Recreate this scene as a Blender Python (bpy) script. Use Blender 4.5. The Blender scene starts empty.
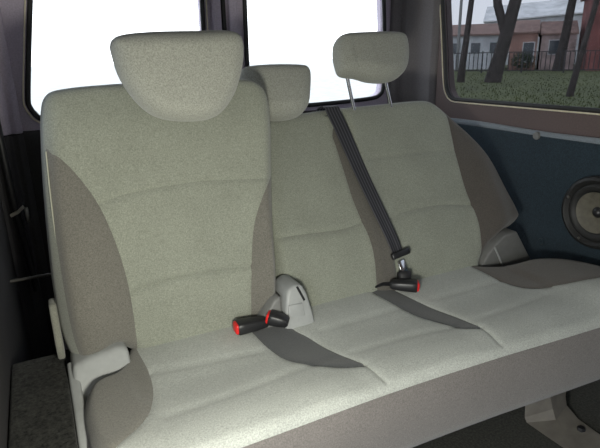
import bpy, bmesh, math, random
import numpy as np
from mathutils import Vector, Matrix
from mathutils.geometry import delaunay_2d_cdt
random.seed(4); rng = np.random.default_rng(4)
scene = bpy.context.scene
COL = scene.collection
PI = math.pi
V = Vector

# ------------------------------------------------------------------ materials
def new_mat(name):
    m = bpy.data.materials.new(name); m.use_nodes = True
    nt = m.node_tree
    return m, nt, nt.nodes['Principled BSDF']
def N(nt, kind, **kw):
    n = nt.nodes.new(kind)
    for k, v in kw.items():
        if k in n.inputs: n.inputs[k].default_value = v
        else: setattr(n, k, v)
    return n
def coords(nt): return nt.nodes.new('ShaderNodeTexCoord').outputs['Object']
def ramp(nt, src, stops):
    r = nt.nodes.new('ShaderNodeValToRGB')
    e = r.color_ramp.elements
    while len(e) < len(stops): e.new(0.5)
    for el, (p, c) in zip(e, stops): el.position = p; el.color = (*c, 1)
    nt.links.new(src, r.inputs[0]); return r.outputs[0]
def fabric(name, col, var=.25, scale=420, bump=.25, sheen=.25, wear=0.0):
    m, nt, b = new_mat(name)
    co = coords(nt)
    n1 = N(nt, 'ShaderNodeTexNoise', Scale=scale, Detail=2.0, Roughness=.7); nt.links.new(co, n1.inputs['Vector'])
    n2 = N(nt, 'ShaderNodeTexNoise', Scale=9.0, Detail=3.0); nt.links.new(co, n2.inputs['Vector'])
    lo = tuple(c*(1-var) for c in col); hi = tuple(min(1, c*(1+var)) for c in col)
    c1 = ramp(nt, n1.outputs['Fac'], [(.3, lo), (.7, hi)])
    c2 = ramp(nt, n2.outputs['Fac'], [(.3, (1-wear,)*3), (.7, (1, 1, 1))])
    mx = N(nt, 'ShaderNodeMix', data_type='RGBA', blend_type='MULTIPLY'); mx.inputs[0].default_value = 1
    nt.links.new(c1, mx.inputs[6]); nt.links.new(c2, mx.inputs[7])
    nt.links.new(mx.outputs[2], b.inputs['Base Color'])
    b.inputs['Roughness'].default_value = .95
    b.inputs['Specular IOR Level'].default_value = .15
    b.inputs['Sheen Weight'].default_value = sheen
    b.inputs['Sheen Roughness'].default_value = .6
    bp = N(nt, 'ShaderNodeBump', Strength=bump, Distance=.002); nt.links.new(n1.outputs['Fac'], bp.inputs['Height'])
    nt.links.new(bp.outputs[0], b.inputs['Normal'])
    return m
def plain(name, col, rough=.5, metal=0, spec=.5, var=.08, scale=60, bump=.05):
    m, nt, b = new_mat(name)
    co = coords(nt)
    n1 = N(nt, 'ShaderNodeTexNoise', Scale=scale, Detail=4.0); nt.links.new(co, n1.inputs['Vector'])
    c = ramp(nt, n1.outputs['Fac'], [(.3, tuple(x*(1-var) for x in col)), (.7, tuple(min(1, x*(1+var)) for x in col))])
    nt.links.new(c, b.inputs['Base Color'])
    b.inputs['Roughness'].default_value = rough; b.inputs['Metallic'].default_value = metal
    b.inputs['Specular IOR Level'].default_value = spec
    if bump:
        bp = N(nt, 'ShaderNodeBump', Strength=bump, Distance=.002); nt.links.new(n1.outputs['Fac'], bp.inputs['Height'])
        nt.links.new(bp.outputs[0], b.inputs['Normal'])
    return m
def glass(name, tint, refl=.06):
    m = bpy.data.materials.new(name); m.use_nodes = True; nt = m.node_tree
    nt.nodes.clear()
    out = nt.nodes.new('ShaderNodeOutputMaterial')
    tr = N(nt, 'ShaderNodeBsdfTransparent'); tr.inputs[0].default_value = (*tint, 1)
    gl = N(nt, 'ShaderNodeBsdfGlossy', Roughness=.02)
    fr = N(nt, 'ShaderNodeFresnel', IOR=1.05)
    mx = nt.nodes.new('ShaderNodeMixShader')
    nt.links.new(fr.outputs[0], mx.inputs[0]); nt.links.new(tr.outputs[0], mx.inputs[1]); nt.links.new(gl.outputs[0], mx.inputs[2])
    nt.links.new(mx.outputs[0], out.inputs[0])
    return m

M = {}
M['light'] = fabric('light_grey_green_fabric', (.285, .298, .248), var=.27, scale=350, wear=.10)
M['seat_top'] = fabric('light_lifted_cushion_fabric', (.425, .44, .41), var=.27, scale=350, wear=.12)  # paler, cooler copy of the seat fabric: stronger light put into its colour
M['light_plain'] = fabric('grey_headrest_fabric', (.35, .355, .315), var=.27, scale=350, wear=.06)
M['dark'] = fabric('brown_grey_bolster_fabric', (.168, .160, .140), var=.27, scale=350, wear=.06)
M['wing'] = fabric('shaded_bolster_fabric', (.092, .081, .072), var=.27, scale=350, wear=.06)  # bolster fabric darkened for the weaker light at the right end
M['strip'] = fabric('brown_grey_strip_fabric', (.118, .110, .097), var=.27, scale=350, wear=.06)
M['char'] = fabric('charcoal_insert_fabric', (.066, .069, .072), var=.27, scale=350, wear=.06)
M['front'] = fabric('dark_front_fabric', (.165, .150, .143), var=.27, scale=350, wear=.08)
M['shell'] = fabric('grey_side_fabric', (.23, .23, .195), var=.2)
M['piping'] = plain('pale_piping', (.42, .42, .34), .8)
M['greyplastic'] = plain('light_grey_plastic', (.36, .37, .37), .45, spec=.4, var=.05)
M['midplastic'] = plain('mid_grey_plastic', (.19, .19, .185), .5, spec=.4, var=.06)
M['black'] = plain('black_plastic', (.018, .018, .02), .4)
M['red'] = plain('red_plastic', (.75, .02, .02), .35)
M['chrome'] = plain('polished_steel', (.75, .75, .76), .15, metal=1, var=.02, bump=0)
M['steel'] = plain('dull_steel', (.45, .44, .42), .4, metal=1, var=.05)
M['trim'] = plain('brown_grey_trim_plastic', (.112, .080, .076), .65, var=.12, scale=200, bump=.15)
M['trimd'] = plain('glare_paled_trim_plastic', (.50, .44, .54), .65, var=.12, scale=200, bump=.15)  # window glare put into the colour, paler than the trim itself
M['pillar'] = plain('grey_pillar_plastic', (.16, .148, .155), .65, var=.12, scale=200, bump=.15)
M['dusk'] = plain('near_black_trim', (.030, .028, .030), .7, var=.15, scale=200)
M['rubber'] = plain('black_rubber', (.02, .02, .02), .6)
M['bead'] = plain('glint_window_bead', (.75, .68, .52), .4)  # pale tone paints the lit edge of the glass onto the bead
M['blue'] = fabric('blue_wall_carpet', (.020, .035, .048), var=.4, scale=300, bump=.4, sheen=.15, wear=.1)
M['ledge'] = fabric('ledge_highlight_carpet', (.20, .23, .26), var=.2, scale=300, bump=.3, sheen=.3)  # highlight along the ledge put into a paler carpet colour
M['carpet'] = fabric('black_fleck_carpet', (.024, .024, .021), var=.97, scale=120, bump=.9, sheen=.05, wear=.4)
M['floor'] = fabric('dark_floor_carpet', (.03, .03, .024), var=.6, scale=150, bump=.6, sheen=.1)
M['headliner'] = fabric('grey_headliner', (.25, .245, .23), var=.08)
M['legpaint'] = plain('grey_painted_steel', (.34, .315, .28), .5, var=.15, scale=25)
M['webbing'] = None
M['clear'] = glass('clear_glass', (.96, .97, .97))
M['tint'] = glass('tinted_glass', (.475, .485, .505))
M['cone'] = plain('speaker_cone', (.13, .12, .095), .35, spec=.7, var=.2)
def webbing():
    m, nt, b = new_mat('grey_black_belt_webbing')
    uv = nt.nodes.new('ShaderNodeUVMap'); sp = nt.nodes.new('ShaderNodeSeparateXYZ')
    nt.links.new(uv.outputs[0], sp.inputs[0])
    w = N(nt, 'ShaderNodeMath', operation='MULTIPLY'); w.inputs[1].default_value = 5*2*PI
    nt.links.new(sp.outputs[0], w.inputs[0])
    s = N(nt, 'ShaderNodeMath', operation='SINE'); nt.links.new(w.outputs[0], s.inputs[0])
    c = ramp(nt, s.outputs[0], [(.2, (.060, .060, .072)), (.95, (.17, .17, .19))])
    nt.links.new(c, b.inputs['Base Color']); b.inputs['Roughness'].default_value = .6
    return m
M['webbing'] = webbing()

# ------------------------------------------------------------------ object helpers
def put(name, bm, mat, parent=None, smooth=True):
    me = bpy.data.meshes.new(name)
    bmesh.ops.recalc_face_normals(bm, faces=bm.faces)
    bm.to_mesh(me); bm.free()
    if smooth:
        for p in me.polygons: p.use_smooth = True
        try: me.set_sharp_from_angle(angle=math.radians(50))
        except Exception: pass
    me.materials.append(mat)
    o = bpy.data.objects.new(name, me); COL.objects.link(o)
    if parent: o.parent = parent; o.matrix_parent_inverse = Matrix.Identity(4)
    return o
def root(name, label, cat, group=None):
    o = bpy.data.objects.new(name, None); COL.objects.link(o)
    o.empty_display_size = .05
    return tag(o, label, cat, group)
def tag(o, label, cat, group=None):
    o['label'] = label; o['category'] = cat
    if group: o['group'] = group
    return o
def struct(o): o['kind'] = 'structure'; return o

def catmull(pts, closed=True, step=.006):
    P = [np.array(p, float) for p in pts]; n = len(P); out = []
    segs = n if closed else n-1
    for i in range(segs):
        if closed: a, b, c, d = P[i-1], P[i], P[(i+1) % n], P[(i+2) % n]
        else: a, b, c, d = P[max(i-1, 0)], P[i], P[i+1], P[min(i+2, n-1)]
        for t in np.linspace(0, 1, 24, endpoint=False):
            out.append(.5*((2*b)+(-a+c)*t+(2*a-5*b+4*c-d)*t*t+(-a+3*b-3*c+d)*t**3))
    if not closed: out.append(P[-1])
    return resample(np.array(out), closed, step)
def resample(A, closed, step):
    A = np.array(A, float)
    if closed: A = np.vstack([A, A[:1]])
    d = np.r_[0, np.cumsum(np.linalg.norm(np.diff(A, axis=0), axis=1))]
    k = max(3, int(round(d[-1]/step)))
    s = np.linspace(0, d[-1], k+1)
    R = np.stack([np.interp(s, d, A[:, i]) for i in range(A.shape[1])], 1)
    return R[:-1] if closed else R
def area(A): return .5*np.sum(A[:, 0]*np.roll(A[:, 1], -1)-np.roll(A[:, 0], -1)*A[:, 1])
def inside(pts, poly):
    x, y = pts[:, 0], pts[:, 1]; r = np.zeros(len(pts), bool); n = len(poly)
    for i in range(n):
        x1, y1 = poly[i]; x2, y2 = poly[(i+1) % n]
        if y1 == y2: continue
        c = ((y1 > y) != (y2 > y)) & (x < (x2-x1)*(y-y1)/(y2-y1)+x1)
        r ^= c
    return r
def dist_poly(pts, poly, closed):
    best = np.full(len(pts), 1e9); n = len(poly)
    for i in range(n if closed else n-1):
        a = poly[i]; b = poly[(i+1) % n]; ab = b-a; L = ab@ab
        if L < 1e-14: continue
        t = np.clip(((pts-a)@ab)/L, 0, 1)
        q = pts-(a+t[:, None]*ab)
        best = np.minimum(best, np.sqrt((q**2).sum(1)))
    return best
def offset_loop(A, d):                      # inward for CCW loops when d > 0
    T = np.roll(A, -1, 0)-np.roll(A, 1, 0); T /= np.linalg.norm(T, axis=1)[:, None]+1e-12
    return A+np.stack([-T[:, 1], T[:, 0]], 1)*d

def cdt(loops, lines, pts):
    vs = []; es = []
    for L in loops:
        b = len(vs); k = len(L); vs += [V(p) for p in L]; es += [(b+i, b+(i+1) % k) for i in range(k)]
    for L in lines:
        b = len(vs); k = len(L); vs += [V(p) for p in L]; es += [(b+i, b+i+1) for i in range(k-1)]
    vs += [V(p) for p in pts]
    r = delaunay_2d_cdt(vs, es, [], 0, 1e-6)
    return np.array([(v.x, v.y) for v in r[0]]), [tuple(f) for f in r[2]]

def upholster(outline, rw, rh, xf, regions, seams=(), hfun=None, step=.010, rings=6, power=2.0, smooth_outline=True, ds=.006):
    """Padded cover over a planar outline: returns {region: bmesh}, outline loop. regions: list of (name, closed polygon); 'base' is the rest."""
    O = catmull(outline, True, ds) if smooth_outline else resample(outline, True, ds)
    if area(O) < 0: O = O[::-1]
    R = [(n, catmull(p, True, .006)) for n, p in regions]
    lines = [np.vstack([p, p[:1]]) for n, p in R]
    S = [(catmull(p, False, .006), d, w) for p, d, w in seams]
    ring = []
    for k in range(1, rings+1):
        t = rw*(1-math.cos(k*PI/2/rings)); q = offset_loop(O, t)
        ok = (dist_poly(q, O, True) > t-rw*.02) & inside(q, O); ring.append(q[ok])
    lo = O.min(0); hi = O.max(0)
    gx, gy = np.meshgrid(np.arange(lo[0], hi[0], step), np.arange(lo[1], hi[1], step*.87))
    gx = gx+(np.arange(gx.shape[0]) % 2)[:, None]*step*.5
    g = np.stack([gx.ravel(), gy.ravel()], 1)
    g = g[inside(g, O)]; g = g[dist_poly(g, O, True) > rw+.4*step]
    extra = []
    for p, d, w in S:
        T = np.gradient(p, axis=0); T /= np.linalg.norm(T, axis=1)[:, None]+1e-12
        nn = np.stack([-T[:, 1], T[:, 0]], 1)
        for o in (-1.1, 0, 1.1): extra.append(p+nn*w*o)
    for n, p in R:
        for o in (-.005, .005): extra.append(offset_loop(p, o))
    if extra:
        ex = np.vstack(extra); ex = ex[inside(ex, O)]; ex = ex[dist_poly(ex, O, True) > rw*.5]
        keep = np.ones(len(g), bool)
        for i in range(0, len(ex), 400):
            dd = np.sqrt(((g[:, None]-ex[None, i:i+400])**2).sum(2)).min(1); keep &= dd > .5*step
        g = np.vstack([g[keep], ex])
    P = np.vstack(ring+[g])
    for p in lines:
        P = P[dist_poly(P, p, False) > .0025]
    verts, tris = cdt([O], lines, P)
    t = dist_poly(verts, O, True)
    k = np.clip(1-t/rw, 0, 1)
    h = rh*((1-k**power)**(1/power))-rh
    w = np.clip(t/rw, 0, 1); w = w*w*(3-2*w)
    if hfun is not None: h = h+w*hfun(verts[:, 0], verts[:, 1])
    for p, d, wd in S: h = h-w*d*np.exp(-(dist_poly(verts, p, False)/wd)**2)
    for p in lines: h = h-w*.0035*np.exp(-(dist_poly(verts, p, False)/.005)**2)
    W = [xf(u, v, hh) for (u, v), hh in zip(verts, h)]
    cen = np.array([(verts[f[0]]+verts[f[1]]+verts[f[2]])/3 for f in tris])
    ins = inside(cen, O)
    which = np.full(len(tris), -1)
    for i, (n, p) in enumerate(R): which[inside(cen, p)] = i
    out = {}
    for i, nm in [(-1, 'base')]+[(i, n) for i, (n, p) in enumerate(R)]:
        bm = bmesh.new(); mp = {}
        for f in np.nonzero(ins & (which == i))[0]:
            ids = []
            for a in tris[f]:
                if a not in mp: mp[a] = bm.verts.new(W[a])
                ids.append(mp[a])
            try: bm.faces.new(ids)
            except ValueError: pass
        out.setdefault(nm, []).append(bm)
    return out, O
def skirt(O, profile, xf, cap=True):
    """Side wall round a CCW outline through (outward offset, height) stations, capped at the end."""
    bm = bmesh.new(); prev = None
    for off, h in profile:
        Q = offset_loop(O, -off)
        cur = [bm.verts.new(xf(q[0], q[1], h)) for q in Q]
        if prev:
            for i in range(len(cur)):
                j = (i+1) % len(cur); bm.faces.new((prev[i], prev[j], cur[j], cur[i]))
        prev = cur
    if cap: bm.faces.new(prev)
    return bm

def sheet(outer, holes, xf, th):
    """Flat wall of a given thickness with holes cut through it."""
    loops = [np.array(outer, float)]+[np.array(h, float) for h in holes]
    vs, tr = cdt(loops, [], [])
    cen = np.array([(vs[f[0]]+vs[f[1]]+vs[f[2]])/3 for f in tr])
    ok = inside(cen, loops[0])
    for h in loops[1:]: ok &= ~inside(cen, h)
    bm = bmesh.new()
    A = [bm.verts.new(xf(p[0], p[1], 0)) for p in vs]; B = [bm.verts.new(xf(p[0], p[1], th)) for p in vs]
    cnt = {}
    for f, k in zip(tr, ok):
        if not k: continue
        bm.faces.new([A[i] for i in f]); bm.faces.new([B[i] for i in reversed(f)])
        for i in range(3):
            e = (f[i], f[(i+1) % 3]); key = tuple(sorted(e)); cnt.setdefault(key, []).append(e)
    for key, l in cnt.items():
        if len(l) == 1:
            a, b = l[0]; bm.faces.new((A[b], A[a], B[a], B[b]))
    for v in [v for v in bm.verts if not v.link_faces]: bm.verts.remove(v)
    return bm
def prism(poly, xf, th, bev=.004, seg=2):
    bm = sheet(poly, [], xf, th)
    bmesh.ops.dissolve_limit(bm, angle_limit=.02, verts=bm.verts, edges=bm.edges)
    if bev: bmesh.ops.bevel(bm, geom=[e for e in bm.edges if e.calc_face_angle(0) > .5], offset=bev, segments=seg, affect='EDGES', profile=.5, clamp_overlap=True)
    return bm
def box(cx, cy, cz, sx, sy, sz, bev=.004, rot=None, seg=2, taper=None):
    bm = bmesh.new(); bmesh.ops.create_cube(bm, size=1)
    for v in bm.verts:
        k = 1 if not taper else (taper if v.co.z > 0 else 1)
        v.co = V((v.co.x*sx*k, v.co.y*sy*k, v.co.z*sz))
    if bev: bmesh.ops.bevel(bm, geom=bm.edges[:], offset=bev, segments=seg, affect='EDGES', profile=.5, clamp_overlap=True)
    m = Matrix.Translation((cx, cy, cz)) @ (rot.to_4x4() if rot else Matrix.Identity(4))
    bm.transform(m); return bm
def tube(pts, r, n=8, closed=False, bm=None, cap=True):
    bm = bm or bmesh.new(); P = [V(p) for p in pts]; k = len(P); rings = []
    up = None
    for i, p in enumerate(P):
        a = P[i-1] if (i or closed) else p; b = P[(i+1) % k] if (i < k-1 or closed) else p
        t = (b-a).normalized()
        if up is None: up = t.orthogonal().normalized()
        up = (up-t*up.dot(t)).normalized(); s = t.cross(up)
        rr = r[i] if hasattr(r, '__len__') else r
        rings.append([bm.verts.new(p+(up*math.cos(q)+s*math.sin(q))*rr) for q in [2*PI*j/n for j in range(n)]])
    for i in range(k if closed else k-1):
        A, B = rings[i], rings[(i+1) % k]
        for j in range(n): bm.faces.new((A[j], A[(j+1) % n], B[(j+1) % n], B[j]))
    if cap and not closed: bm.faces.new(rings[0][::-1]); bm.faces.new(rings[-1])
    return bm
def lathe(profile, c, axis, n=40):
    """profile: (radius, height along axis)"""
    ax = V(axis).normalized(); u = ax.orthogonal().normalized(); w = ax.cross(u); bm = bmesh.new(); rings = []
    for r, h in profile:
        if r < 1e-6: rings.append([bm.verts.new(V(c)+ax*h)])
        else: rings.append([bm.verts.new(V(c)+ax*h+(u*math.cos(2*PI*j/n)+w*math.sin(2*PI*j/n))*r) for j in range(n)])
    for A, B in zip(rings, rings[1:]):
        for j in range(n):
            a = A[j % len(A)]; a2 = A[(j+1) % len(A)]; b = B[j % len(B)]; b2 = B[(j+1) % len(B)]
            f = [a]
            for q in (a2, b2, b):
                if q not in f: f.append(q)
            if len(f) > 2: bm.faces.new(f)
    return bm
def rrect(x0, x1, y0, y1, r, n=8):
    out = []
    for cx, cy, a0 in ((x1-r, y0+r, -90), (x1-r, y1-r, 0), (x0+r, y1-r, 90), (x0+r, y0+r, 180)):
        for i in range(n+1):
            a = math.radians(a0+90*i/n); out.append((cx+r*math.cos(a), cy+r*math.sin(a)))
    return out
def gauss(x, c, s): return np.exp(-((x-c)/s)**2)

# ------------------------------------------------------------------ camera (photographer crouching inside the sliding door)
cam = bpy.data.cameras.new('camera'); co = bpy.data.objects.new('camera', cam); COL.objects.link(co)
R = np.array([[0.8930219, -0.15587291, 0.42215581], [-0.44956605, -0.26720275, 0.85234562], [-0.0200564, -0.95095022, -0.30869307]])
mw = Matrix([[R[0, 0], -R[0, 1], -R[0, 2], 0], [R[1, 0], -R[1, 1], -R[1, 2], 0], [R[2, 0], -R[2, 1], -R[2, 2], 1.07], [0, 0, 0, 1]])
co.matrix_world = mw
cam.sensor_width = 36; cam.lens = 36*520/600; cam.clip_start = .02; cam.clip_end = 500
scene.camera = co

# ================================================================== THE BENCH SEAT
BY, BZ = 1.137, .42
def frame(theta):
    s, c = math.sin(math.radians(theta)), math.cos(math.radians(theta))
    def xf(u, v, h): return V((u, BY+v*s-h*c, BZ+v*c+h*s))
    return xf
LX, RX = frame(8), frame(27)
bench = root('rear_bench_seat', 'grey fabric three-seat van bench with dark bolsters and three headrests', 'seat')

# ---- cushion
def CX(u, v, h): return V((u, v, BZ+h))
cush_out = [(.03, .775), (.0, .83), (-.006, .91), (-.004, .975), (.010, 1.03), (.035, 1.055), (.066, 1.068), (.088, 1.097), (.104, 1.135), (.125, 1.17), (.2, 1.19),
            (.5, 1.19), (.9, 1.19), (1.13, 1.18), (1.20, 1.125), (1.27, 1.075), (1.36, 1.045), (1.43, .99), (1.47, .90), (1.475, .80), (1.455, .735), (1.41, .708), (1.30, .705), (1.1, .715),
            (.84, .731), (.57, .740), (.30, .738), (.12, .738), (.06, .747)]
def cush_h(x, y):
    return (.028*(1/(1+np.exp(-(x-1.27)/.03))) + .012*(1/(1+np.exp((x-.07)/.02)))
            - .010*gauss(y, .98, .08)*((x > .1) & (x < 1.25)) + .006*gauss(y, .80, .05)
            - .004*gauss(x, .53, .05) - .004*gauss(x, .86, .05))
wedge1 = [(.40, 1.185), (.398, 1.11), (.402, 1.055), (.410, 1.005), (.432, .93), (.490, .868), (.535, .838), (.562, .829), (.556, .86), (.540, .915), (.520, 1.007), (.50, 1.055), (.497, 1.11), (.495, 1.185)]
wedge2 = [(.785, 1.185), (.788, 1.122), (.797, 1.075), (.821, .979), (.862, .868), (.885, .838), (.904, .828), (.905, .85), (.897, .94), (.885, 1.0), (.862, 1.085), (.852, 1.14), (.85, 1.185)]
dkL = [(.128, 1.23), (.128, 1.14), (.135, 1.05), (.134, 1.0), (.124, .942), (.098, .875), (.05, .82), (.0, .775), (-.05, .75), (-.08, .95), (-.05, 1.2)]
dkR = [(1.15, 1.24), (1.165, 1.14), (1.170, 1.08), (1.178, 1.01), (1.206, .935), (1.278, .880), (1.364, .848), (1.43, .836), (1.53, .835), (1.55, 1.0), (1.4, 1.2)]
cs = [([(.14, .862), (.30, .872), (.45, .888), (.53, .892)], .003, .010), ([(.57, .888), (.7, .885), (.88, .865)], .003, .010), ([(.92, .865), (1.05, .87), (1.20, .88)], .003, .010),
      ([(.14, 1.035), (.25, 1.02), (.39, 1.005)], .0035, .010), ([(.56, 1.02), (.68, 1.02), (.80, 1.02)], .003, .01), ([(.92, 1.02), (1.05, 1.02), (1.17, 1.02)], .003, .01),
      ([(.562, .83), (.565, .78), (.567, .745)], .004, .005), ([(.904, .828), (.895, .78), (.885, .735)], .004, .005)]
reg, O = upholster(cush_out, .022, .020, CX, [('dkL', dkL), ('w1', wedge1), ('w2', wedge2), ('dkR', dkR)], cs, cush_h, step=.011)
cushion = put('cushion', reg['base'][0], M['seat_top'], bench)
for k in ('dkL', 'dkR'): put('cushion_bolster', reg[k][0], M['wing'] if k == 'dkR' else M['dark'], cushion)['label'] = 'dark cushion bolster'
for k in ('w1', 'w2'): put('cushion_insert', reg[k][0], M['char'], cushion)['label'] = 'charcoal wedge insert'
put('front_panel', skirt(O, [(0, -.020), (.004, -.030), (.010, -.060), (.012, -.095), (.008, -.13), (.002, -.165), (-.006, -.190), (-.022, -.197), (-.05, -.198)], CX), M['front'], bench)

# ---- left single backrest
l_out = [(-.008, .01), (-.020, .07), (-.022, .16), (-.018, .25), (-.008, .38), (.004, .49), (.014, .555), (.028, .588), (.06, .600), (.155, .606), (.30, .608), (.46, .607), (.505, .596), (.528, .566), (.532, .50), (.524, .40), (.514, .28), (.505, .15), (.499, .04), (.485, -.02), (.44, -.04), (.3, -.045), (.16, -.035), (.11, .0), (.085, .012), (.05, -.004), (.015, -.006)]
def l_h(u, v):
    b = .030*(gauss(u, .04, .06)+gauss(u, .48, .05))*gauss(v, .16, .19)
    return b + .020*gauss(v, .13, .11) + .006*gauss(v, .30, .07) - .012*gauss(v, .62, .08) + .010*gauss(v, .49, .09)
bL = [(.008, .474), (.018, .468), (.034, .456), (.062, .415), (.095, .345), (.118, .25), (.128, .165), (.130, .09), (.130, .0), (.128, -.08), (.016, -.08), (.008, .0), (.0, .06), (-.003, .14), (-.002, .25), (.001, .36)]
bR = [(.57, .39), (.53, .372), (.505, .355), (.480, .327), (.450, .270), (.432, .200), (.420, .110), (.416, .02), (.414, -.08), (.57, -.08)]
seamsL = [([(.098, .352), (.15, .364), (.24, .371), (.34, .372), (.505, .360)], .005, .006), ([(.133, .146), (.20, .155), (.30, .156), (.425, .147)], .008, .006)]
reg, O = upholster(l_out, .032, .034, LX, [('bL', bL), ('bR', bR)], seamsL, l_h, step=.009)
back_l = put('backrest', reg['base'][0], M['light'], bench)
for k in ('bL', 'bR'): put('backrest_bolster', reg[k][0], M['dark'], back_l)['label'] = 'dark side bolster'
put('backrest_shell', skirt(O, [(0, -.034), (.003, -.05), (.003, -.095), (-.006, -.115), (-.025, -.122)], LX), M['shell'], back_l)
pl = [p for p in catmull([(.008, .474), (.001, .36), (-.002, .25), (-.003, .14), (.0, .06), (.008, .012)], False, .01)]
def near_h(u, v, O=O):
    t = dist_poly(np.array([[u, v]]), O, True)[0]; k = max(0, 1-t/.032); return .034*math.sqrt(1-k*k)-.034+.004
put('piping', tube([LX(p[0], p[1], near_h(*p)) for p in pl], .0016, 6), M['piping'], back_l)['label'] = 'pale piping along the outer edge'

# ---- wide reclined backrest (middle and right seats)
r_out = [(.515, .0), (.512, .2), (.510, .40), (.512, .50), (.525, .536), (.56, .550), (.70, .557), (.85, .564), (1.0, .568), (1.141, .571), (1.195, .563), (1.232, .536), (1.268, .497), (1.318, .440), (1.362, .372), (1.400, .285), (1.425, .195), (1.438, .135), (1.434, .112), (1.405, .098), (1.35, .083), (1.297, .060), (1.255, .035), (1.222, .0), (1.20, -.03), (1.1, -.05), (.85, -.05), (.65, -.05), (.54, -.04)]
def r_h(u, v):
    b = .035*gauss(u, 1.31, .06)*gauss(v, .2, .2) + .020*gauss(u, .85, .035)*gauss(v, .1, .25) 
    return b + .018*gauss(v, .13, .11) + .006*gauss(v, .32, .07) - .006*gauss(v, .60, .07) - .006*gauss(u, .845, .012)
strip = [(.785, .47), (.788, .44), (.791, .38), (.795, .29), (.804, .21), (.812, .14), (.812, .07), (.806, .0), (.803, -.08), (.87, -.08), (.870, .0), (.880, .06), (.876, .14), (.866, .23), (.850, .325), (.830, .42), (.815, .47), (.80, .50)]
bRR = [(1.232, .60), (1.238, .50), (1.233, .43), (1.225, .364), (1.222, .30), (1.223, .22), (1.229, .13), (1.225, .06), (1.218, .0), (1.21, -.06), (1.5, -.06), (1.5, .60)]
seamsR = [([(.53, .197), (.606, .195), (.734, .189), (.80, .197)], .006, .007), ([(.885, .180), (.952, .204), (1.06, .210), (1.15, .203), (1.222, .188)], .006, .007),
          ([(.845, .385), (.92, .388), (1.007, .387), (1.10, .388), (1.22, .378)], .003, .006), ([(.842, .56), (.846, .45), (.86, .33), (.876, .18), (.882, .05), (.868, -.04)], .004, .004)]
reg, O2 = upholster(r_out, .032, .034, RX, [('strip', strip), ('bRR', bRR)], seamsR, r_h, step=.010)
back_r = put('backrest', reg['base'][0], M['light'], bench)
put('backrest_bolster', reg['strip'][0], M['strip'], back_r)['label'] = 'dark strip between middle and right seats'
put('backrest_bolster', reg['bRR'][0], M['wing'], back_r)['label'] = 'dark outer wing bolster'
put('backrest_shell', skirt(O2, [(0, -.034), (.003, -.05), (.003, -.085), (-.006, -.10), (-.025, -.108)], RX), M['shell'], back_r)

# ---- headrests
def headrest(out, hc, rw, rh, xf, post_spots, vtop, dome=.012, seams=()):
    f = lambda u, v, h: xf(u, v, hc+h+rh)
    bk = lambda u, v, h: xf(u, v, hc-(h+rh)*.75)
    a = np.array(out); cu, cv = (a.max(0)+a.min(0))/2; su, sv = (a.max(0)-a.min(0))/2
    hf = lambda u, v: dome*(1-((u-cu)/su)**2)
    A, O = upholster(out, rw, rh, f, [], seams, hf, step=.010, power=2.6)
    B, _ = upholster(out, rw, rh, bk, [], [], hf, step=.012, power=2.6)
    bm = A['base'][0]
    tmp = bpy.data.meshes.new('t'); B['base'][0].to_mesh(tmp); B['base'][0].free(); bm.from_mesh(tmp); bpy.data.meshes.remove(tmp)
    bmesh.ops.remove_doubles(bm, verts=bm.verts, dist=.0008)
    h = put('headrest', bm, M['light_plain'], bench)
    for (u0, v0, h0), (u1, v1, h1) in post_spots:
        put('post', tube([xf(u0, v0, h0), xf(u1, v1, h1)], .0055, 12), M['chrome'], h)['label'] = 'chrome headrest post'
    return h
hl = headrest([(u, v-.009) for u, v in [(.160, .690), (.160, .66), (.170, .615), (.200, .563), (.241, .532), (.306, .521), (.362, .528), (.404, .567), (.428, .615), (.440, .660), (.438, .695), (.412, .711), (.33, .711), (.243, .709), (.182, .703)]], .055, .034, .048, LX, [((.25, .58, -.03), (.25, .64, .03)), ((.35, .58, -.03), (.35, .64, .03))], .6)
hm = headrest([(u, v-.006) for u, v in [(.522, .66), (.530, .600), (.545, .552), (.58, .533), (.63, .529), (.675, .537), (.705, .562), (.722, .605), (.735, .655), (.727, .678), (.700, .685), (.63, .688), (.56, .686), (.532, .680)]], .025, .034, .042, RX, [((.59, .50, -.03), (.59, .60, -.01)), ((.67, .50, -.03), (.67, .60, -.01))], .55)
hr = headrest([(.955+(u-.955)*.95-.002, .690+(v-.690)*.96-.004) for u, v in [(.814, .665), (.817, .710), (.832, .748), (.860, .765), (.93, .770), (1.044, .772), (1.085, .763), (1.096, .738), (1.088, .690), (1.066, .645), (1.030, .618), (.977, .608), (.923, .613), (.877, .627), (.840, .632), (.820, .642)]], .055, .034, .042, RX, [((.888, .545, -.012), (.852, .66, .05)), ((1.028, .545, -.012), (.985, .66, .05))], .55,
              seams=[([(.868, .60), (.866, .66), (.87, .72), (.885, .78)], .003, .005)])

# ---- plastic covers, frame pieces and the floor leg
put('hinge_cover', prism([(-.020, .25), (-.018, .40), (-.012, .440), (.03, .448), (.090, .455), (.106, .445), (.106, .36), (.09, .25)], lambda u, v, h: V((u, 1.105+h-max(0, .45-v)*.75, v)), .09, .010, 3), M['greyplastic'], bench)['label'] = 'pale plastic hinge cover at the outer end'
put('side_cover', prism([(.775, .24), (.82, .36), (.90, .395), (1.0, .402), (1.06, .41), (1.14, .43), (1.16, .25)], lambda u, v, h: V((-.024+h, u, v)), .022, .006, 3), M['greyplastic'], bench)['label'] = 'pale plastic cover along the cushion end'
hc = put('hinge_cover', prism([(1.20, .36), (1.215, .40), (1.240, .437), (1.275, .470), (1.315, .494), (1.372, .498), (1.42, .435), (1.47, .37)], lambda u, v, h: V((u, 1.135+h+(u-1.2)*.05, v)), .06, .006, 3), M['midplastic'], bench)
hc['label'] = 'grey plastic hinge cover by the window wall'
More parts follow.
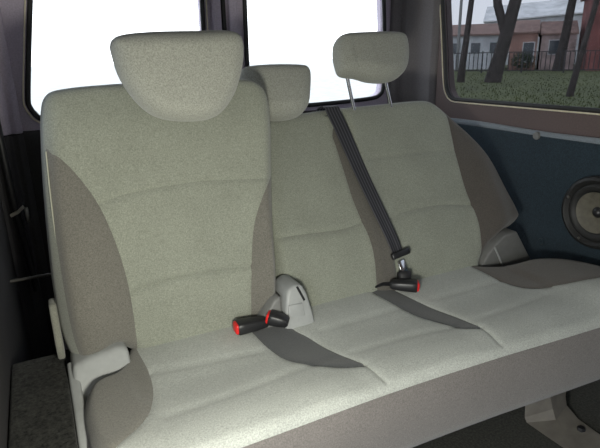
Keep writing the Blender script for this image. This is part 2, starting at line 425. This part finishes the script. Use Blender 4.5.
put('ridge', tube([V((1.268, 1.136, .462)), V((1.292, 1.137, .425)), V((1.312, 1.138, .392))], .0035, 8), M['greyplastic'], hc)['label'] = 'pale moulded ridge'
mc = put('hinge_cover', prism([(.478, .40), (.485, .45), (.494, .490), (.500, .508), (.520, .516), (.540, .513), (.551, .49), (.560, .445), (.566, .40)], lambda u, v, h: V((u, 1.062+h+(v-.42)*.25, v)), .085, .008, 3), M['greyplastic'], bench)
mc['label'] = 'pale plastic cover between left and middle backrests'
put('slot', prism([(.522, .511), (.528, .512), (.543, .476), (.538, .473)], lambda u, v, h: V((u, 1.0605+h+(v-.42)*.25, v)), .004, 0), M['black'], mc)
put('flap', prism([(.490, .440), (.494, .472), (.534, .470), (.536, .438)], lambda u, v, h: V((u, 1.058+h+(v-.42)*.25, v)), .006, .002), M['greyplastic'], mc)
put('bracket', prism([(.425, .41), (.430, .440), (.462, .488), (.480, .495), (.485, .41)], lambda u, v, h: V((u, 1.085+h, v)), .05, .006, 2), M['midplastic'], bench)['label'] = 'grey bracket beside the pale cover'
rc = put('recliner_bracket', prism([(1.175, .418), (1.165, .46), (1.195, .548), (1.235, .55), (1.25, .5), (1.26, .418)], lambda u, v, h: V((-.040+h, u, v)), .016, .006, 3), M['shell'], bench)
rc['label'] = 'pale recliner bracket on the outer side'
def seat_leg(x, parent):
    bm = bmesh.new()
    y0 = .86
    # folded sheet: left wing, ridge, right wing, kicking forward into a foot with a bolt hole
    rows = [((-.085, .87, .235), (-.010, .845, .235), (.095, .87, .235)), ((-.085, .862, .10), (-.005, .842, .10), (.095, .862, .10)),
            ((-.078, .862, .035), (.002, .832, .055), (.088, .855, .055)), ((-.066, .862, .012), (-.002, .815, .030), (.085, .845, .030)),
            ((-.060, .80, .008), (-.012, .775, .014), (.080, .80, .014)), ((-.055, .68, .008), (-.008, .67, .010), (.075, .68, .010))]
    L = [[bm.verts.new((x+a, q, z)) for a, q, z in r_] for r_ in rows]
    for a, b in zip(L, L[1:]):
        for i in range(2): bm.faces.new((a[i], a[i+1], b[i+1], b[i]))
    r = bmesh.ops.solidify(bm, geom=bm.faces[:], thickness=.006)
    bmesh.ops.bevel(bm, geom=[e for e in bm.edges if e.calc_face_angle(0) > .25], offset=.003, segments=2, affect='EDGES', profile=.5, clamp_overlap=True)
    lg = put('leg', bm, M['legpaint'], parent)
    put('bolt', lathe([(0, .02), (.010, .02), (.012, .016), (.012, .006)], (x+.045, .765, .002), (0, 0, 1), 6), M['black'], lg)
    put('rail', box(x+.02, .93, .228, .05, .28, .03, .005), M['legpaint'], lg)
    return lg
seat_leg(1.235, bench); seat_leg(.22, bench)

# ================================================================== BELT AND BUCKLES
belt = root('seat_belt', 'dark grey seat belt running down the front of the reclined right backrest', 'seat belt')
path = catmull([(.800, .535, -.06), (.801, .565, -.03), (.803, .572, -.006), (.805, .556, .010), (.811, .51, .012), (.818, .472, .013), (.839, .354, .016), (.858, .234, .022), (.876, .138, .030), (.888, .088, .034)], False, .012) if False else None
def belt_ribbon(pts, width, th):
    P = [np.array(p) for p in pts]; d = []
    for i in range(len(P)-1):
        for t in np.linspace(0, 1, 6, endpoint=False):
            a = P[max(i-1, 0)]; b = P[i]; c = P[i+1]; e = P[min(i+2, len(P)-1)]
            d.append(.5*((2*b)+(-a+c)*t+(2*a-5*b+4*c-e)*t*t+(-a+3*b-3*c+e)*t**3))
    d.append(P[-1]); bm = bmesh.new(); uvl = bm.loops.layers.uv.new('UVMap'); rows = []
    K = 10
    for i, p in enumerate(d):
        q = RX(*p); nx = RX(*d[min(i+1, len(d)-1)])-RX(*d[max(i-1, 0)]); nx.normalize()
        side = V((1, 0, 0)); side = (side-nx*side.dot(nx)).normalized(); nrm = side.cross(nx).normalized()
        f = i/(len(d)-1); w = width*(1-.25*max(0, f-.6)/.4)
        rows.append([bm.verts.new(q+side*w*(k/K-.5)+nrm*(.0025*math.cos((k/K-.5)*PI*3)*max(0, f-.5))) for k in range(K+1)])
    for i in range(len(rows)-1):
        for k in range(K):
            f = bm.faces.new((rows[i][k], rows[i][k+1], rows[i+1][k+1], rows[i+1][k]))
            for l, (uu, vv) in zip(f.loops, ((k/K, i), (k+1/K, i), ((k+1)/K, i+1), (k/K, i+1))): l[uvl].uv = (uu if uu <= 1 else (k+1)/K, vv/10)
    bmesh.ops.solidify(bm, geom=bm.faces[:], thickness=th)
    return bm
bp0 = [(.798, .530, -.075), (.799, .566, -.045), (.800, .571, -.020), (.802, .560, .002), (.803, .545, .006), (.808, .52, .010), (.818, .472, .011), (.839, .354, .016), (.858, .234, .024), (.876, .138, .031), (.889, .088, .036)]
bp = [(u, v, h) if v > .55 else (u, v, float(r_h(np.array([u]), np.array([v]))[0])*.95+.008) for u, v, h in bp0]
put('webbing', belt_ribbon(bp, .050, .0018), M['webbing'], belt)
tp = RX(.890, .084, .040)
tr = Matrix.Rotation(math.radians(-27), 3, 'X') @ Matrix.Rotation(math.radians(-8), 3, 'Y')
put('tongue_grip', box(tp.x, tp.y, tp.z, .066, .014, .020, .005, tr), M['black'], belt)['label'] = 'black plastic grip of the belt tongue'
tg = V((.893, 1.128, .462))
put('tongue_plate', box(tg.x, tg.y, tg.z+.010, .024, .004, .045, .0015, tr), M['chrome'], belt)['label'] = 'bright steel tongue blade'
def buckle(label, p, direction, roll=0, L=.078, group=None, red=True, strap=None):
    b = root('seat_belt_buckle', label, 'buckle')
    d = V(direction).normalized(); up = V((0, 0, 1)) if abs(d.z) < .9 else V((0, -1, 0))
    s = up.cross(d).normalized(); u = d.cross(s)
    m = Matrix((s, d, u)).transposed().to_4x4(); m.translation = V(p)
    bm = bmesh.new()
    prof = [(-L*.5, .011, .009), (-L*.42, .015, .012), (-L*.1, .018, .015), (L*.3, .020, .0165), (L*.46, .020, .017), (L*.5, .0185, .0155)]
    rings = []
    for y, w, h in prof:
        rings.append([bm.verts.new((w*np.sign(math.cos(a))*abs(math.cos(a))**.55, y, h*np.sign(math.sin(a))*abs(math.sin(a))**.55)) for a in [2*PI*k/16+.01 for k in range(16)]])
    for A, B in zip(rings, rings[1:]):
        for k in range(16): bm.faces.new((A[k], A[(k+1) % 16], B[(k+1) % 16], B[k]))
    bm.faces.new(rings[0]); bm.faces.new(rings[-1][::-1])
    bm.transform(m); put('buckle_body', bm, M['black'], b)
    if red:
        bm = box(0, L*.5, 0, .032, .014, .026, .005); bm.transform(m); put('release_button', bm, M['red'], b)['label'] = 'red release button'
    if strap:
        q = m @ V((0, -L*.45, 0)); e = V(strap)
        bm = bmesh.new(); pts = [q, q.lerp(e, .5)+V((0, 0, .004)), e]; rows = []
        for pnt in pts: rows.append([bm.verts.new(pnt+s*.012), bm.verts.new(pnt-s*.012)])
        for A, B in zip(rows, rows[1:]): bm.faces.new((A[0], A[1], B[1], B[0]))
        bmesh.ops.solidify(bm, geom=bm.faces[:], thickness=.003)
        put('strap', bm, M['webbing'], b)
    return b
buckle('black seat belt buckle lying flat with red button at its left tip', (.400, 1.085, .438), (-1, .05, .02), L=.080, strap=(.50, 1.10, .425))
buckle('black buckle with red button just beside the pale grey plastic cover', (.462, 1.062, .446), (-.75, .55, .22), L=.05, strap=(.50, 1.10, .425))
buckle('black seat belt buckle with red button below the belt tongue', (.858, 1.080, .444), (.76, -.50, -.03), L=.075, strap=(.80, 1.135, .43))
buckle('black buckle at the seat crease that the steel tongue is clipped into', (.882, 1.105, .443), (.12, .28, .42), L=.05, red=False)

# ================================================================== VAN INTERIOR SHELL
X0, X1, YR, ZT = -.16, 1.58, 2.0, 1.62
struct(put('floor', box((X0+X1)/2, -.18, -.02, X1-X0+.1, 4.5, .04, .002), M['floor'], smooth=False))
struct(put('ceiling', box((X0+X1)/2, -.18, ZT+.02, X1-X0+.1, 4.5, .04, .002), M['headliner'], smooth=False))
# rear doors with their windows
winL = catmull([(.0, .90), (.018, .882), (.06, .879), (.30, .872), (.54, .872), (.585, .880), (.602, .905), (.605, 1.1), (.608, 1.38), (.59, 1.42), (.55, 1.43), (.14, 1.43), (.09, 1.41), (.066, 1.37), (.043, 1.255), (.010, 1.08), (-.012, .955), (-.012, .925)], True, .012)
winR = catmull([(.775, .90), (.80, .874), (.85, .870), (1.0, .868), (1.20, .872), (1.36, .880), (1.405, .893), (1.422, .925), (1.424, 1.04), (1.415, 1.25), (1.40, 1.38), (1.37, 1.42), (1.32, 1.43), (.83, 1.43), (.79, 1.415), (.778, 1.38), (.774, 1.15)], True, .012)
RW = lambda u, v, h: V((u, YR+h, v))
struct(put('door_1', sheet([(X0-.04, .0), (.682, .0), (.682, ZT), (X0-.04, ZT)], [winL], RW, .05), M['trimd'], smooth=False))
struct(put('door_2', sheet([(.694, .0), (X1+.05, .0), (X1+.05, ZT), (.694, ZT)], [winR], RW, .05), M['trimd'], smooth=False))
def window(name, loop, xf, th, mat, gasket=.009, gx=-.004, bead=None):
    bm = sheet(loop, [], lambda u, v, h: xf(u, v, .018+h), th)
    w = struct(put(name, bm, mat, smooth=False))
    L = loop
    put('gasket', tube([xf(p[0], p[1], gx) for p in L], gasket, 8, True), M['rubber'], w)['label'] = 'black rubber gasket'
    if bead:
        Q = offset_loop(L if area(L) > 0 else L[::-1], bead)
        put('bead', tube([xf(p[0], p[1], gx-gasket*.85) for p in Q], .0028, 6, True), M['bead'], w)['label'] = 'pale bead round the glass, edge glint painted in'
    return w
window('window_1', winL, RW, .004, M['clear'], bead=-.014)
window('window_2', winR, RW, .004, M['clear'])
# door frame pressings and the seal between the two doors
for nm, xs in (('trim_1', (.640, .675)), ('trim_2', (.705, .738))):
    struct(put(nm, prism(rrect(xs[0], xs[1], YR-.022, YR+.002, .008, 4), lambda u, v, h: V((u, v, h)), ZT, .003), M['trimd']))
struct(put('trim_3', tube([V((.688, YR-.004, .02)), V((.688, YR-.004, ZT-.02))], .009, 8), M['rubber']))
for nm, xs in (('trim_7', (-.10, .632)), ('trim_8', (.742, 1.45))):
    struct(put(nm, prism(rrect(xs[0], xs[1], .05, .845, .03, 4), lambda u, v, h: V((u, YR-.018+h, v)), .02, .006), M['dusk']))
# corner pillars
struct(put('trim_4', prism([(1.452, YR+.01), (1.452, YR-.018), (1.472, YR-.030), (1.492, YR-.026), (1.500, YR-.050), (1.535, YR-.075), (1.552, YR-.11), (1.556, 1.845), (1.575, 1.825), (1.60, 1.82), (1.60, YR+.01)], lambda u, v, h: V((u, v, h)), ZT, .004), M['pillar']))
struct(put('trim_5', prism([(-.045, YR+.01), (-.045, YR-.020), (-.062, YR-.034), (-.080, YR-.030), (-.090, YR-.050), (-.112, YR-.06), (-.13, 1.88), (-.17, 1.86), (-.17, YR+.01)], lambda u, v, h: V((u, v, .84+h)), ZT-.84, .004), M['trimd']))
struct(put('trim_9', prism([(-.045, YR+.01), (-.045, YR-.020), (-.062, YR-.034), (-.080, YR-.030), (-.090, YR-.050), (-.112, YR-.06), (-.13, 1.88), (-.17, 1.86), (-.17, YR+.01)], lambda u, v, h: V((u, v, h)), .838, .004), M['dusk']))
# right wall: upper trim with tinted window, blue carpeted lower panel
SW = lambda u, v, h: V((X1+h, u, v))
winS = catmull([(.20, .886), (.6, .886), (1.06, .885), (1.35, .883), (1.66, .881), (1.722, .884), (1.752, .908), (1.770, .96), (1.790, 1.09), (1.820, 1.276), (1.83, 1.36), (1.81, 1.41), (1.75, 1.43), (1.0, 1.44), (.2, 1.44), (.13, 1.42), (.10, 1.36), (.10, .96), (.13, .90)], True, .02)
struct(put('wall_right', sheet([(-2.4, 0), (YR+.05, 0), (YR+.05, ZT), (-2.4, ZT)], [winS], SW, .05), M['trim'], smooth=False))
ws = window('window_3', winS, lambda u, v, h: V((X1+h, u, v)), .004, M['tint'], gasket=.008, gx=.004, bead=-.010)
pn = put('wall_panel', prism([(-1.25, .03), (1.74, .03), (1.78, .10), (1.78, .74), (1.76, .775), (1.72, .788), (.5, .788), (-1.25, .788)], lambda u, v, h: V((X1-.022+h, u, v)), .022, .006, 3), M['blue'])
tag(pn, 'dark blue carpeted panel on the side wall below the tinted window', 'wall panel')
put('ledge', tube([V((X1-.010, y, .792+.003*math.sin(y*9))) for y in np.linspace(-1.2, 1.74, 60)], .012, 8), M['ledge'], pn)['label'] = 'carpeted top edge, highlight painted in'
put('clip', lathe([(0, -.006), (.012, -.006), (.014, -.002), (.014, .004)], (X1-.022, 1.262, .785), (1, 0, 0), 20), M['midplastic'], pn)['label'] = 'round trim clip'
put('clip', lathe([(0, -.006), (.010, -.005), (.012, -.001), (.012, .004)], (X1-.022, 1.19, .415), (1, 0, 0), 20), M['blue'], pn)
# left wall behind the sliding door opening
LW = lambda u, v, h: V((X0-h, u, v))
struct(put('wall_left', sheet([(-2.4, 0), (-.45, 0), (-.45, 1.02), (.45, 1.02), (.45, 0), (YR+.05, 0), (YR+.05, ZT), (-2.4, ZT)], [rrect(1.0, 1.72, .89, 1.42, .06), rrect(-1.9, -1.1, .89, 1.42, .06)], LW, .05), M['dusk'], smooth=False))
window('window_4', np.array(rrect(1.0, 1.72, .89, 1.42, .06)), LW, .004, M['tint'])
window('window_5', np.array(rrect(-1.9, -1.1, .89, 1.42, .06)), LW, .004, M['clear'])
struct(put('trim_6', prism([(.47, 0), (1.98, 0), (1.98, .84), (.47, .84)], lambda u, v, h: V((X0+h, u, v)), .02, .006), M['dusk']))

ws0 = rrect(X0+.12, X1-.12, 1.22, 1.48, .08)
struct(put('wall_front', sheet([(X0-.05, 0), (X1+.05, 0), (X1+.05, ZT), (X0-.05, ZT)], [ws0], lambda u, v, h: V((u, -2.35-h, v)), .05), M['trimd'], smooth=False))
window('window_6', np.array(ws0), lambda u, v, h: V((u, -2.35-h, v)), .004, M['clear'])
# ---- loose things round the seat
tag(put('wheel_arch_box', prism([(.60, .0), (1.235, .0), (1.235, .400), (1.225, .412), (.62, .412), (.60, .400)], lambda u, v, h: V((-.138+h, u, v)), .113, .008, 3), M['carpet']), 'black flecked carpet box beside the left end of the bench', 'box')
sp = root('loudspeaker', 'round black loudspeaker set into the blue wall panel', 'speaker')
SC = (X1-.024, .997, .574); SK = .94; AX = (-1, 0, 0)
put('rim', lathe([(a*1.03, b) for a, b in [(.112, 0), (.115, .012), (.110, .024), (.102, .027), (.096, .022), (.092, .014), (.088, .012)]], SC, AX, 56), M['rubber'], sp)
put('surround', lathe([(a*1.0, b) for a, b in [(.094, .014), (.090, .020), (.083, .022), (.076, .019), (.069, .013)]], SC, AX, 56), M['rubber'], sp)
put('cone', lathe([(a*SK, b) for a, b in [(.071, .015), (.060, .011), (.045, .007), (.030, .004), (.018, .003)]], SC, AX, 56), M['cone'], sp)['label'] = 'glossy grey cone'
put('dust_cap', lathe([(a*SK, b) for a, b in [(0, .016), (.008, .014), (.015, .009), (.019, .003)]], SC, AX, 32), M['black'], sp)
for a in (20, 110, 200, 290):
    q = V(SC)+V((-.026, .098*math.cos(math.radians(a)), .098*math.sin(math.radians(a))))
    put('screw', lathe([(0, .004), (.004, .003), (.005, 0)], q, AX, 10), M['steel'], sp)
lb = root('rear_side_belt', 'black belt hanging with a small steel bracket behind the left backrest', 'seat belt')
put('webbing', tube([V((-.118, 1.90, 1.15)), V((-.112, 1.90, .9)), V((-.108, 1.90, .62)), V((-.10, 1.91, .50)), V((-.09, 1.92, .30))], .012, 8), M['black'], lb)
put('bracket', prism([(-.125, .596), (-.100, .606), (-.082, .622), (-.078, .612), (-.098, .594), (-.122, .584)], lambda u, v, h: V((u, 1.875+h, v)), .006, .002), M['legpaint'], lb)['label'] = 'small steel bracket'
put('anchor', box(-.075, 1.885, .585, .012, .014, .05, .003), M['steel'], lb)
M['rod'] = plain('dull_grey_rod', (.055, .052, .046), .6)
tag(put('metal_rod', tube([V((-.139, 1.60, .470)), V((-.07, 1.605, .468)), V((.0, 1.61, .466)), V((.06, 1.61, .40)), V((.06, 1.61, .0))], .005, 8), M['rod']), 'thin steel rod low behind the left backrest', 'rod')

# ================================================================== OUTSIDE
GZ = -.28
def AZ(deg, d, z): a = math.radians(deg); return V((d*math.sin(a), d*math.cos(a), z))
def ground_mat():
    m = plain('pale_dry_tarmac', (.36, .36, .35), .9, var=.15, scale=3); return m
gm = ground_mat()
bm = bmesh.new(); bmesh.ops.create_grid(bm, x_segments=2, y_segments=2, size=160); bmesh.ops.translate(bm, verts=bm.verts, vec=(0, 0, -.45))
struct(put('ground', bm, gm, smooth=False))
m, nt, b = new_mat('grass'); c0 = coords(nt)
n1 = N(nt, 'ShaderNodeTexNoise', Scale=.9, Detail=8.0, Roughness=.7); nt.links.new(c0, n1.inputs['Vector'])
nt.links.new(ramp(nt, n1.outputs['Fac'], [(.3, (.042, .050, .018)), (.55, (.072, .085, .030)), (.75, (.13, .13, .058))]), b.inputs['Base Color'])
b.inputs['Roughness'].default_value = 1; M['grass'] = m
bm = bmesh.new(); pts = [(2.1, -6), (2.1, 1.9)]
e = [AZ(40.3, 120, GZ), AZ(110, 120, GZ)]
vs = [bm.verts.new((2.1, -6, GZ)), bm.verts.new((2.1, 2.3, GZ)), bm.verts.new(e[0]), bm.verts.new(AZ(60, 120, GZ)), bm.verts.new(e[1])]
f = bm.faces.new(vs); g = bmesh.ops.extrude_face_region(bm, geom=[f])
bmesh.ops.translate(bm, verts=[v for v in g['geom'] if isinstance(v, bmesh.types.BMVert)], vec=(0, 0, -.3))
lawn = put('lawn', bm, M['grass'], smooth=False); struct(lawn)
# grass tufts nobody could count, one object
bm = bmesh.new()
for i in range(7000):
    d = 9+36*random.random()**1.5; p = AZ(random.uniform(41, 58), d, GZ); s = random.uniform(.03, .07); a = random.uniform(0, PI)
    w = V((math.cos(a), math.sin(a), 0))*s*.35; l = V((random.uniform(-.4, .4)*s, random.uniform(-.4, .4)*s, s))
    bm.faces.new((bm.verts.new(p-w), bm.verts.new(p+w), bm.verts.new(p+l)))
gt = put('grass_tufts', bm, M['grass'], smooth=False); gt['kind'] = 'stuff'; tag(gt, 'short green grass on the lawn outside the side window', 'grass')

M['bark'] = plain('dark_bark', (.042, .035, .032), .9, var=.45, scale=4, bump=.6)
def tree(label, az, d, px_w, top_az, H, fork=None, seed=1, group=None):
    """bare leaning tree; px_w trunk radius in metres"""
    r = random.Random(seed); t = root('tree', label, 'tree')
    if group: t['group'] = group
    n = 10; P = []; Rr = []
    dz = (top_az-az)/(1.35+.0865*d)        # lean in degrees per metre of height
    for i in range(n+1):
        f = i/n; z = GZ-.05+(H-GZ)*f
        P.append(AZ(az+dz*min(z-GZ, 4.5)+r.uniform(-.03, .03), d*(1+r.uniform(-.003, .003)), z)); Rr.append(px_w*(1.25-.25*min(1, f*8))*(1-.75*f**1.3))
    put('trunk', tube(P, Rr, 12), M['bark'], t)
    def limb(start, dirn, L, rad):
        q = [start]; v = V(dirn).normalized()
        for k in range(5):
            v = (v+V((r.uniform(-.2, .2), r.uniform(-.2, .2), r.uniform(0, .25)))).normalized(); q.append(q[-1]+v*L/5)
        put('branch', tube(q, [rad*(1-.17*k) for k in range(6)], 7), M['bark'], t)
    if fork:
        zf, da, rad = fork
        s = AZ(az+dz*(zf-GZ), d, zf)
        q = [s-V((0, 0, .7)), s, AZ(az+dz*(zf-GZ)+da, d, zf+1.3), AZ(az+dz*(zf-GZ)+da*1.6, d, zf+3), AZ(az+dz*(zf-GZ)+da*2.4, d, zf+6)]
        put('branch', tube(q, [rad*.8, rad, rad*.95, rad*.8, rad*.3], 10), M['bark'], t)
    for k in range(6):
        f = r.uniform(.4, .95); i = int(f*n); limb(P[i], (r.uniform(-1, 1), r.uniform(-1, 1), r.uniform(.2, .9)), r.uniform(1.5, 3), px_w*.3*(1.1-f))
    return t
tree('slim bare tree trunk nearest the left edge of the tinted window', 43.25, 26, .15, 43.75, 9, seed=2)
tree('thick dark forked tree trunk in front of the fence', 46.35, 26, .30, 47.85, 11, fork=(1.7, -1.0, .20), seed=3)
tree('tall bare tree trunk beside the red brick building', 52.1, 40, .30, 52.7, 12, seed=5)
tree('thin leaning tree trunk standing on the grass nearest the van', 53.4, 18, .09, 54.7, 7, seed=6)
lp = root('lamp_post', 'slim grey post rising behind the fence at left of the window', 'post')
put('pole', tube([AZ(42.8, 44, GZ-.1), AZ(42.8, 44, 6.5)], [.13, .10], 10), M['midplastic'], lp)
put('lamp_head', box(*AZ(42.95, 44, 6.5), .7, .25, .12, .04), M['midplastic'], lp)

fwd = AZ(48.6, 1, 0); rgt = V((fwd.y, -fwd.x, 0))
def OUT(dist): return lambda u, v, h: fwd*(dist+h)+rgt*u+V((0, 0, v))
def brick(name, c1, c2, mortar, sc=6):
    m, nt, b = new_mat(name); co_ = coords(nt)
    mp = N(nt, 'ShaderNodeMapping'); mp.inputs['Rotation'].default_value = (PI/2, 0, math.radians(48.6)); nt.links.new(co_, mp.inputs[0])
    t = N(nt, 'ShaderNodeTexBrick', Scale=sc); t.inputs['Color1'].default_value = (*c1, 1); t.inputs['Color2'].default_value = (*c2, 1); t.inputs['Mortar'].default_value = (*mortar, 1)
    nt.links.new(mp.outputs[0], t.inputs[0]); 
    n = N(nt, 'ShaderNodeTexNoise', Scale=.8, Detail=6.0); nt.links.new(co_, n.inputs['Vector'])
    mx = N(nt, 'ShaderNodeMix', data_type='RGBA', blend_type='MULTIPLY'); mx.inputs[0].default_value = 1
    nt.links.new(t.outputs[0], mx.inputs[6]); nt.links.new(ramp(nt, n.outputs['Fac'], [(.35, (.6, .6, .6)), (.65, (1.1, 1.1, 1.1))]), mx.inputs[7])
    nt.links.new(mx.outputs[2], b.inputs['Base Color']); b.inputs['Roughness'].default_value = .9
    return m
M['brick'] = brick('red_brown_brick', (.30, .15, .11), (.24, .12, .10), (.34, .27, .24))
M['brick2'] = brick('dark_red_brick', (.26, .085, .075), (.20, .07, .065), (.24, .13, .12))
M['render'] = plain('pale_grey_render', (.46, .47, .48), .9, var=.2, scale=1.2)
M['pink'] = plain('faded_pink_render', (.34, .26, .245), .9, var=.35, scale=2)
M['rooftile'] = plain('brown_roof', (.22, .145, .125), .9, var=.3, scale=2)
M['metalroof'] = plain('weathered_white_metal_roof', (.62, .62, .62), .6, var=.25, scale=1)
M['pane'] = plain('dark_window_pane', (.06, .07, .08), .15)
def building(label, dist, u0, u1, ztop, depth, wall, roof, roof_h, wins=(), group=None, over=.25, slope=0):
    b = root('building', label, 'building'); F = OUT(dist)
    put('wall', prism([(u0, GZ-.3), (u1, GZ-.3), (u1, ztop+slope), (u0, ztop)], F, depth, 0), wall, b, smooth=False)
    # pitched roof: eaves towards the van
    bm = bmesh.new()
    q = []
    for u in (u0-over, u1+over):
        z = ztop+(slope if u > u0 else 0)
        q.append([bm.verts.new(F(u, z, -over)), bm.verts.new(F(u, z+roof_h, depth*.5)), bm.verts.new(F(u, z, depth+over)), bm.verts.new(F(u, z-.12, depth+over)), bm.verts.new(F(u, z-.12, -over))])
    for i in range(5): bm.faces.new((q[0][i], q[0][(i+1) % 5], q[1][(i+1) % 5], q[1][i]))
    bm.faces.new(q[0]); bm.faces.new(q[1][::-1])
    put('roof', bm, roof, b, smooth=False)
    for (a0, a1, z0, z1) in wins:
        w = put('window', sheet([(a0-.06, z0-.06), (a1+.06, z0-.06), (a1+.06, z1+.06), (a0-.06, z1+.06)], [[(a0, z0), (a1, z0), (a1, z1), (a0, z1)]], lambda u, v, h: F(u, v, h-.05), .07), M['render'], b, smooth=False)
        put('pane', sheet([(a0, z0), (a1, z0), (a1, z1), (a0, z1)], [], lambda u, v, h: F(u, v, h-.02), .015), M['pane'], w, smooth=False)
    return b
building('long low pale grey building with brown roof behind the fence', 45, -7.5, -1.15, 2.35, 5, M['render'], M['rooftile'], .85, [(-5.2, -4.5, .9, 1.7), (-3.6, -2.9, .9, 1.7), (-2.2, -1.6, .9, 1.7)])
building('narrow brick building front with brown eaves beside the thick forked trunk', 43, -.75, 1.1, 2.35, 5, M['brick'], M['rooftile'], .9, [(.2, .9, .3, 1.6)], over=.1)
building('faded pink rendered building front to the right of the small shrub', 43, 1.35, 3.6, 2.2, 5, M['pink'], M['rooftile'], .9, [(1.9, 2.7, .8, 1.7)], over=.1)
building('taller building with weathered white roof rising behind the brick front', 58, -3.4, 6.0, 3.9, 8, M['render'], M['metalroof'], 1.6, slope=.5)
building('dark red brick building at the right edge of the tinted window', 40, 4.1, 14, 4.6, 7, M['brick2'], M['rooftile'], 1.5, [(5.2, 6.0, .7, 2.2), (7.0, 7.8, .7, 2.2)])
fence = root('fence', 'dark metal railing fence along the far edge of the lawn', 'fence')
FX = OUT(37.0)
def rail(z): return box(*(fwd*37+rgt*1.5+V((0, 0, z))), 17, .05, .06, 0, Matrix.Rotation(-math.radians(48.6), 3, 'Z'))
M['iron'] = plain('dark_iron', (.03, .03, .032), .6)
put('rail', rail(.98), M['iron'], fence, False); put('rail', rail(-.12), M['iron'], fence, False)
for k in range(8):
    put('post', box(*(fwd*37+rgt*(-7+k*2.4)+V((0, 0, .38))), .09, .09, 1.4, 0, Matrix.Rotation(-math.radians(48.6), 3, 'Z')), M['iron'], fence, False)
for k in range(7):
    bm = bmesh.new()
    for j in range(1, 9):
        c = fwd*37+rgt*(-7+k*2.4+j*2.4/9)+V((0, 0, .42))
        tube([c-V((0, 0, .55)), c+V((0, 0, .55))], .030, 5, bm=bm)
    put('baluster_panel', bm, M['iron'], fence, False)
M['leaf'] = plain('dark_shrub_leaf', (.035, .045, .025), .9, var=.5, scale=6)
bm = bmesh.new(); c = fwd*41+rgt*.25
for i in range(1500):
    v = V((random.gauss(0, 1), random.gauss(0, 1), random.gauss(0, 1))).normalized()*random.uniform(.5, 1)
    p = c+V((v.x*.8, v.y*.8, .35+v.z*.7)); a = V((random.gauss(0, 1), random.gauss(0, 1), random.gauss(0, 1))).normalized()*.09; q = a.orthogonal().normalized()*.05
    bm.faces.new((bm.verts.new(p-a), bm.verts.new(p+q), bm.verts.new(p+a)))
tag(put('shrub', bm, M['leaf'], smooth=False), 'small dark shrub against the brick building front', 'shrub')

# ================================================================== LIGHT: overcast sky through the open door and the windows, plus an added unseen lamp
w = bpy.data.worlds.new('overcast_sky'); scene.world = w; w.use_nodes = True; nt = w.node_tree
bg = nt.nodes['Background']; tc = nt.nodes.new('ShaderNodeTexCoord'); sx = nt.nodes.new('ShaderNodeSeparateXYZ')
nt.links.new(tc.outputs['Generated'], sx.inputs[0])
nt.links.new(ramp(nt, sx.outputs[2], [(0, (.95, .97, 1.0)), (.25, (.86, .92, 1.0)), (.9, (.85, .92, 1.0))]), bg.inputs[0])
dp = N(nt, 'ShaderNodeVectorMath', operation='DOT_PRODUCT'); dp.inputs[1].default_value = V((-.78, -.48, .40)).normalized()
nt.links.new(tc.outputs['Generated'], dp.inputs[0])
mr = N(nt, 'ShaderNodeMapRange', interpolation_type='SMOOTHSTEP'); mr.inputs[1].default_value = .55; mr.inputs[2].default_value = 1; mr.inputs[3].default_value = 2.9; mr.inputs[4].default_value = 4.5
nt.links.new(dp.outputs['Value'], mr.inputs[0]); nt.links.new(mr.outputs[0], bg.inputs[1])   # brighter cloud in front of the hidden sun
def portal(name, loc, rot, sx_, sy_):
    l = bpy.data.lights.new(name, 'AREA'); l.shape = 'RECTANGLE'; l.size = sx_; l.size_y = sy_; l.cycles.is_portal = True
    o = bpy.data.objects.new(name, l); COL.objects.link(o); o.location = loc; o.rotation_euler = rot
portal('door_daylight', (X0-.02, 0, .55), (0, -PI/2, 0), 1.10, .90)
portal('front_daylight', ((X0+X1)/2, -2.34, 1.25), (PI/2, 0, 0), X1-X0, .55)
fl = bpy.data.lights.new('unseen_fill_lamp', 'POINT'); fl.energy = 25; fl.shadow_soft_size = .05; fl.color = (1, .99, .86)  # added unseen lamp near the camera, makes the left-to-right falloff
fo = bpy.data.objects.new('unseen_fill_lamp', fl); COL.objects.link(fo); fo.location = (.13, .27, .75)
scene.view_settings.view_transform = 'Standard'; scene.view_settings.look = 'None'
scene.view_settings.exposure = 0; scene.view_settings.gamma = 1
